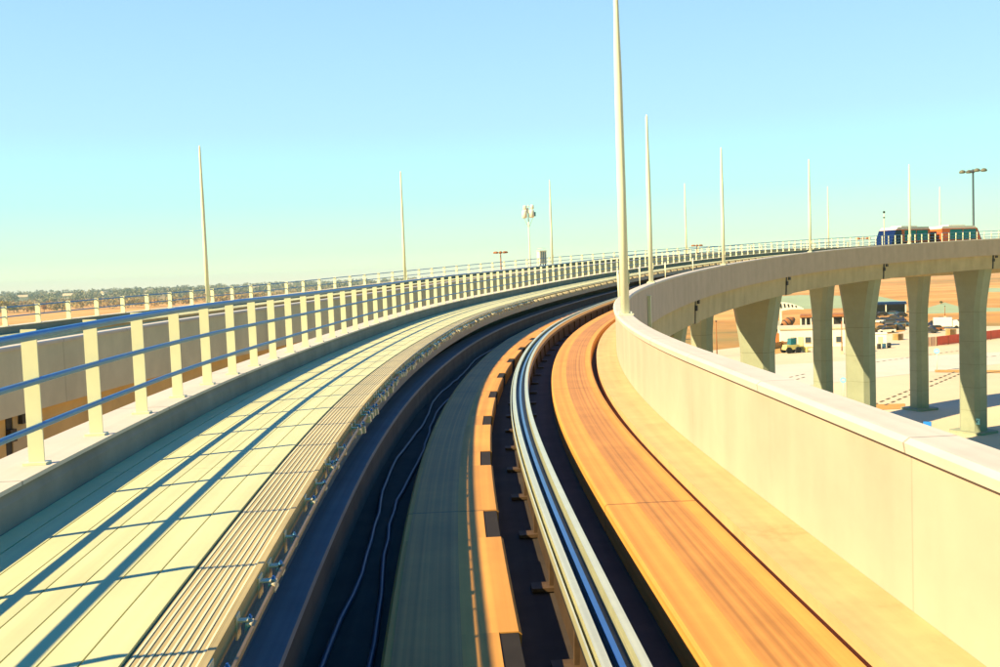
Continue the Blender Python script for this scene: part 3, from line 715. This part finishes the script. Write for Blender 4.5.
# rust container and yellow machine
p = at(774, 346); k = scale_at(p)
t = empty('storage_container', p, face_cam(p) - .1, 'orange brown storage container beside the diagonal shadow pier', 'container')
b = MB(); b.box((0, 1.3, 1.35), (4.2, 2.4, 2.6)); b.build('box', M['orange'], t)
for i in range(8): 
    b = MB(); b.box((-1.85 + i * .53, .08, 1.35), (.16, .06, 2.3)); b.build('rib', M['brown'], t)
b = MB(); b.box((0, 1.3, 2.72), (4.3, 2.5, .12)); b.build('roof', M['brown'], t)
def loader(px, py, lab):
    p = at(px, py); t = empty('wheel_loader', p, face_cam(p) + .6, lab, 'loader')
    b = MB(); b.box((0, 0, 1.25), (3.4, 1.7, 1.0), top=.85); b.build('body', M['yellow'], t)
    b = MB(); b.box((.2, 0, 2.4), (1.3, 1.4, 1.3), top=.85); b.build('cab', M['glass'], t)
    b = MB(); b.tube([(1.2, .6, 1.5), (2.6, .6, 1.3), (3.1, .6, .6)], .13, 6); b.tube([(1.2, -.6, 1.5), (2.6, -.6, 1.3), (3.1, -.6, .6)], .13, 6); b.build('lift_arms', M['yellow'], t)
    b = MB(); b.prism([(0, 0), (.9, .1), (.9, .2), (.25, .35), (.2, 1.0), (0, 1.0)], 2.2, (0, 0, 0), 'x'); o = b.build('bucket', M['yellow'], t); o.location = (3.1, 0, .1); o.rotation_euler = (0, 0, R(-90))
    for x in (-1.1, 1.1):
        for y in (-1, 1): b = MB(); b.tube([(x, y * .75, .65), (x, y * 1.2, .65)], .65, 14); b.build('wheel', M['black'], t)
loader(791, 353, 'yellow wheel loader parked before the long white building')
# open sheds
def open_shed(px, py, wpx, hpx, rm, lab):
    p = at(px, py); k = scale_at(p); t = empty('open_shed', p, face_cam(p), lab, 'shed'); w_, h_ = wpx * k, hpx * k
    for x in (-.48, 0, .48):
        for y in (0, 5): b = MB(); b.box((x * w_, y, h_ * .4), (.35, .35, h_ * .8)); b.build('post', M['white'], t)
    b = MB(); b.box((0, 2.5, h_ * .9), (w_ + .4, 6, h_ * .22), top=.95); b.build('roof', rm, t)
    b = MB(); b.box((0, 5, h_ * .4), (w_ * .96, .15, h_ * .75)); b.build('back_wall', M['dark'], t)
open_shed(806, 327, 10, 12, M['brown'], 'small brown roofed open shed left of the slender shaded pier')
open_shed(843, 326, 20, 12, M['brown'], 'brown roofed open shed between the slender pier and the curved shadow pier')
open_shed(886, 313, 38, 11, M['navy'], 'long dark blue open shed at the edge of the pale green lot')

# vehicles
def car_proto(m_, name, van=False):
    t = empty(name); b = MB()
    if van: b.prism([(-2.6, .35), (2.6, .35), (2.6, 1.1), (2.0, 1.3), (1.6, 2.3), (-2.6, 2.3)], 1.95)
    else: b.prism([(-2.2, .3), (2.2, .3), (2.25, .7), (1.2, .9), (-2.2, .95)], 1.8)
    b.build('body', m_, t)
    b = MB()
    if van: b.prism([(1.62, 2.25), (2.02, 1.32), (.9, 1.32), (.9, 2.2)], 1.98)
    else: b.prism([(-1.9, .9), (1.1, .9), (.5, 1.45), (-1.4, 1.45)], 1.6)
    b.build('windows', M['dark'], t)
    for y in (-1.4, 1.4):
        for x in (-1, 1): b = MB(); b.tube([(x * .65, y, .33), (x * .95, y, .33)], .33, 10); b.build('wheel', M['black'], t)
    return t
cols = [M['navy'], M['dark'], M['white'], M['cable'], M['brown'], M['bluesteel']]
names_ = ['navy', 'black', 'white', 'blue grey', 'brown', 'blue']
spots = [(871, 320, 1, 'parked first behind the curved shadow pier'), (877, 323, 2, 'in the middle of the lot right of the curved shadow pier'), (883, 322, 0, 'beside the white car in the lot'), (889, 324, 3, 'near the middle of the lot'), (893, 320, 1, 'under the long dark blue shed'), (898, 322, 0, 'close to the pier left of the blue signed pier'), (902, 326, 5, 'half hidden by the lone dark pier'), (888, 329, 4, 'in the front row of the lot'), (895, 330, 1, 'in the front row near the lone dark pier'), (881, 331, 3, 'behind the white shed'), (928, 333, 1, 'standing alone just right of the lone dark pier'), (933, 326, 0, 'left of the white truck'), (961, 327, 3, 'right of the white truck'), (812, 322, 0, 'before the small brown shed'), (838, 322, 1, 'left under the brown roofed shed'), (846, 323, 0, 'right under the brown roofed shed'), (874, 316, 3, 'farthest left in the back row by the long shed'), (881, 316, 1, 'in the back row by the long shed'), (892, 315, 5, 'in the back row near the long shed end'), (900, 317, 1, 'at the right end of the back row'), (886, 333, 2, 'right of the white shed'), (934, 331, 4, 'in front of the white truck'), (953, 325, 1, 'behind the white truck'), (968, 327, 0, 'parked far right beside the blue signed pier')]
protos = {}
for px, py, c, wh in spots:
    p = at(px, py); rz = face_cam(p) + random.choice((1.2, 1.57, 1.9)); lab = names_[c] + ' car ' + wh
    if c not in protos:
        o = car_proto(cols[c], 'parked_car'); protos[c] = o; tag(o, lab, 'car', 'cars parked on the lot below'); o.location = p; o.rotation_euler = (0, 0, rz)
    else: dup(protos[c], p, rz, lab)
p = at(946, 328.5)
t = empty('box_truck', p, face_cam(p) - 1.5, 'white box truck on the pale ground between the two right piers', 'truck')
b = MB(); b.box((0, -.8, 1.75), (2.3, 4.4, 2.3)); b.build('cargo_box', M['white'], t)
b = MB(); b.prism([(1.5, .5), (3.2, .5), (3.2, 1.4), (2.7, 2.2), (1.5, 2.2)], 2.0); b.build('cab', M['white'], t)
b = MB(); b.box((0, .2, .5), (1.9, 6, .22)); b.build('chassis', M['dark'], t)
for y in (-2, 2.4):
    for x in (-1, 1): b = MB(); b.tube([(x * .75, y, .42), (x * 1.05, y, .42)], .42, 12); b.build('wheel', M['black'], t)
def barrel(px, py, m_, lab):
    p = at(px, py); t = empty('drum_barrel', p, 0, lab, 'barrel', 'drums standing about the yard')
    b = MB(); b.lathe([(.40, 0), (.42, .05), (.40, .35), (.42, .4), (.40, .45), (.40, 1.0), (.42, 1.05)], 12); b.build('drum', m_, t)
    b = MB(); b.lathe([(.38, 1.05), (.36, 1.08)], 12); b.build('lid', M['dark'], t)
for a_ in ((879, 349, M['dark'], 'black drum right in front of the white shed'), (884, 348.5, M['bluesteel'], 'blue drum just right of the white shed'), (889, 348, M['dark'], 'black drum farther right of the white shed'), (864, 349.5, M['orange'], 'orange drum left of the white shed')): barrel(*a_)
def pallets(px, py, lab):
    p = at(px, py); t = empty('pallet_stack', p, random.uniform(0, 1), lab, 'pallets', 'stacks of pallets in the yard')
    for k in range(5):
        b = MB(); b.box((0, 0, .08 + k * .3), (1.9, 1.6, .1)); b.box((0, 0, .2 + k * .3), (1.8, 1.5, .12)); b.build('pallet', M['fence'], t)
pallets(857, 345.5, 'pallet stack at the right corner of the long white building'); pallets(898, 340, 'pallet stack between the white shed and the lone dark pier'); pallets(951, 335, 'pallet stack in front of the white box truck')
# red barrier
a, c = at(937, 346), at(1075, 329.5)
t = empty('site_barrier', a, 0, 'long red site barrier panel fence behind the right piers', 'barrier'); d = c - a; ln = d.length; d.normalize(); rz = math.atan2(d.y, d.x); n = 14
for i in range(n):
    q = d * (ln * (i + .5) / n); b = MB(); b.box((q.x, q.y, 1.05), (ln / n - .06, .12, 1.9), rz); b.build('panel', M['red'], t)
for i in range(n + 1):
    q = d * (ln * i / n); b = MB(); b.box((q.x, q.y, 1.0), (.05, .2, 2.05), rz); b.build('post', M['brown'], t)
q0 = at(924, 347)
t = empty('site_barrier', q0, 0, 'short faded pink barrier at the left end of the red one', 'barrier'); dd = a - q0; ln = dd.length - .3; dd.normalize(); rz = math.atan2(dd.y, dd.x)
for i in range(2):
    q = dd * (ln * (i + .5) / 2); b = MB(); b.box((q.x, q.y, 1.05), (ln / 2 - .06, .12, 1.9), rz); b.build('panel', M['pink'], t)
for i in range(3):
    q = dd * (ln * i / 2); b = MB(); b.box((q.x, q.y, 1.0), (.05, .2, 2.05), rz); b.build('post', M['tan'], t)
# tan fence in front of the building
a, c = at(768, 350), at(905, 329)
t = empty('tan_fence', a, 0, 'low tan board fence running in front of the long white building', 'fence'); d = c - a; ln = d.length; d.normalize(); rz = math.atan2(d.y, d.x)
b = MB()
for i in range(60):
    q = d * (ln * (i + .5) / 60); b.box((q.x, q.y, .75), (ln / 60 - .08, .06, 1.4), rz)
b.build('boards', M['fence'], t)
for i in range(13):
    q = d * (ln * i / 12) + Vector((d.y, -d.x, 0)) * .1; b = MB(); b.box((q.x, q.y, .8), (.14, .12, 1.6), rz); b.build('post', M['fence'], t)
# signs
def sign(px, py, hpx, rpx, lab, round_=True):
    p = at(px, py); k = scale_at(p); t = empty('road_sign', p, face_cam(p), lab, 'sign'); h_ = hpx * k
    b = MB(); b.tube([(0, 0, 0), (0, 0, h_)], .05, 8); b.build('post', M['polepaint'], t)
    r_ = rpx * k; b = MB()
    if round_: b.prism([(r_ * math.cos(a), h_ + r_ * math.sin(a)) for a in [2 * math.pi * i / 20 for i in range(20)]], .04, (0, -.08, 0), 'y')
    else: b.box((0, -.08, h_), (r_ * 2, .05, r_ * 1.6))
    o = b.build('sign_face', M['skyblue'], t)
    b = MB(); b.box((0, -.115, h_), (r_ * .9, .012, r_ * .35)); b.build('symbol', M['white'], o)
sign(843.5, 397, 17, 3.0, 'pale blue sign on a thin post left of the foot of the curved shadow pier')
sign(937, 371, 20, 2.8, 'pale blue sign on a thin post just below the pink barrier')
p = at(927.5, 437); k = scale_at(p); t = empty('blue_sign_board', p, face_cam(p) - .2, 'bright blue board showing just above the right parapet', 'sign')
b = MB(); b.box((0, 0, 12.5 * k), (7.5 * k, .12, 6 * k)); b.build('board', M['blue'], t)
for x in (-1, 1): b = MB(); b.box((x * 2.6 * k, .1, 6.5 * k), (.09, .09, 13 * k)); b.build('post', M['dark'], t)
# plate and hazard marker fixed to the pier
def on_pier(px, py, lab, name, kind):
    d = P(118.2, -.35, 0); v_ = at(px, py, d=1.) - Vector((0, 0, CAMZ)); tt = math.hypot(d.x, d.y) / math.hypot(v_.x, v_.y) - 1.12
    q = Vector((0, 0, CAMZ)) + v_ * tt; k = tt / F
    t = empty(name, q, -H(118.2) + .0, lab, 'sign')
    if kind == 0:
        b = MB(); b.box((0, 0, 0), (6 * k, .05, 6 * k)); o = b.build('plate', M['skyblue'], t)
        for x, z in ((-1.3, 1.2), (1.2, 1.2), (.3, -.6), (-.2, .3)): b = MB(); b.box((x * k, -.035, z * k), (.9 * k, .02, .9 * k)); b.build('mark', M['navy'], o)
    else:
        b = MB(); b.box((0, 0, 0), (3.6 * k, .05, 8 * k)); o = b.build('plate', M['dark'], t)
        for i in range(3):
            z = (-2.6 + i * 2.5) * k; b = MB(); b.prism([(-1.7 * k, z), (1.7 * k, z + 1.4 * k), (1.7 * k, z + 2.4 * k), (-1.7 * k, z + 1.0 * k)], .02, (0, -.036, 0), 'y'); b.build('stripe', M['orange'], o)
    return t
on_pier(977, 421.5, 'small square pale blue plate with dark marks on the shaded pier', 'pier_sign', 0)
on_pier(977.5, 438, 'narrow orange and black striped marker at the foot of the shaded pier', 'hazard_marker', 1)
# yard lamp posts
def yard_pole(px, py, hpx, lab):
    p = at(px, py); k = scale_at(p); t = empty('yard_lamp', p, face_cam(p), lab, 'lamp post'); h_ = hpx * k
    b = MB(); b.lathe([(.13, 0), (.07, h_)], 8); b.build('shaft', M['brown'], t); b = MB(); b.box((0, 0, .3), (.6, .6, .6)); b.build('base', M['tan'], t)
    b = MB(); b.box((0, -.5, h_), (.35, 1.1, .16)); b.build('lamp', M['dark'], t)
yard_pole(717, 357, 36, 'thin brown lamp post left of the diagonal shadow pier')
yard_pole(842, 354, 34, 'thin brown lamp post between the slender pier and the curved shadow pier')
yard_pole(945, 318, 12, 'thin lamp post standing behind the white truck')

# ------------------------------------------------------------------ vegetation
def clump(b, c, rx, rz_, n, size, rnd):
    for _ in range(n):
        while True:
            q = Vector((rnd.uniform(-1, 1), rnd.uniform(-1, 1), rnd.uniform(-1, 1)))
            if .35 < q.length < 1: break
        p = Vector((c[0] + q.x * rx, c[1] + q.y * rx, c[2] + q.z * rz_)); a = Vector((rnd.gauss(0, 1), rnd.gauss(0, 1), rnd.gauss(0, 1))).normalized()
        t1 = a.orthogonal().normalized() * size * rnd.uniform(.6, 1.3); t2 = a.cross(t1).normalized() * size * rnd.uniform(.6, 1.3); k = len(b.v)
        b.v += [tuple(p - t1 - t2 * .4), tuple(p + t1 * .3 - t2), tuple(p + t1 + t2 * .4), tuple(p - t1 * .3 + t2)]; b.face(range(k, k + 4))
def tree(px, py, hpx, wpx, m_, lab, seed):
    p = at(px, py); k = scale_at(p); rnd = random.Random(seed); t = empty('tree', p, 0, lab, 'tree', 'autumn trees beyond the fields'); h_ = hpx * k; w_ = wpx * k / 2
    b = MB(); b.tube([(0, 0, -.3), (.1 * w_, 0, h_ * .35), (0, 0, h_ * .7)], h_ * .03, 7, r1=h_ * .012)
    for i in range(4):
        a = i * 1.6 + rnd.random(); b.tube([(.08 * w_, 0, h_ * .3), (math.cos(a) * w_ * .6, math.sin(a) * w_ * .6, h_ * .62)], h_ * .014, 5)
    b.build('trunk', M['trunk'], t); b = MB()
    for i in range(11):
        a = rnd.uniform(0, 6.28); r_ = rnd.uniform(.1, .7) * w_
        clump(b, (math.cos(a) * r_, math.sin(a) * r_, h_ * rnd.uniform(.35, .85)), w_ * rnd.uniform(.28, .45), h_ * rnd.uniform(.1, .19), 60, h_ * .035, rnd)
    b.build('crown', m_, t, fix=False)
tree(31, 313, 10, 12, M['leafy'], 'bright yellow tree at the edge of the orange field on the left', 1)
tree(44, 312.5, 9.5, 10, M['leafo'], 'orange tree right beside the bright yellow tree', 2)
tree(5, 313, 15, 13, M['leafy'], 'yellow green tree at the left border of the picture', 3)
tree(14, 313, 9, 9, M['leafg'], 'olive tree between the two yellow trees on the left', 4)
tree(941, 304.5, 4, 5, M['leafg'], 'lone dark bush on the pale green lot between the right piers', 5)
def wood(name, m_, r0, r1, a0, a1, n, hh, lab):
    b = MB(); rnd = random.Random(hash(name) % 7 + 11)
    for _ in range(n):
        a = R(rnd.uniform(a0, a1)); d = rnd.uniform(r0, r1)
        z = interp(d, [1500, 1900, 2500, 3200], [-1, 3, 8, 13]) if d > 1500 else 0
        h_ = rnd.uniform(.6, 1.3) * hh
        clump(b, (math.sin(a) * d, math.cos(a) * d, GZ + z + h_ * .45), h_ * rnd.uniform(.5, .9), h_ * .5, 40, h_ * .13, rnd)
    tag(b.build(name, m_, fix=False), kind='stuff')
wood('far_woods', M['wood'], 1700, 3100, -44, 0, 1500, 13, '')
wood('scrub_belt', M['shrub'], 1050, 1750, -44, 0, 900, 7.5, '')
wood('woods_behind_field', M['wood'], 1500, 3000, 0, 60, 700, 12, '')
# far houses between the trees
hp = None; hl = ['far white house among the trees, farthest left', 'far white house among the trees above the bright yellow tree', 'far white house among the trees above the orange tree', 'far white house in the woods left of the leftmost pole', 'far white house in the woods close to the leftmost pole', 'far white house in the woods right of the leftmost pole', 'far white house in the woods midway between the two left poles', 'far white house in the woods before the second left pole']
for (px, d), lab in zip(((23, 1800), (52, 2100), (68, 1750), (105, 2000), (150, 2200), (255, 1900), (290, 2300), (345, 2100)), hl):
    p = at(px, 297, d=d); z = GZ + interp(d, [1500, 1900, 2500, 3200], [0, 3, 8, 13]); 
    if hp is None:
        hp = empty('far_house', (p.x, p.y, z), .4, lab, 'house', 'far houses among the trees')
        b = MB(); b.box((0, 0, 5), (16, 10, 10)); b.build('wall', M['white'], hp); b = MB(); b.prism([(-6, 10), (6, 10), (0, 14)], 17); b.build('roof', M['tan'], hp)
    else: dup(hp, (p.x, p.y, z), random.uniform(0, 1.5), lab)
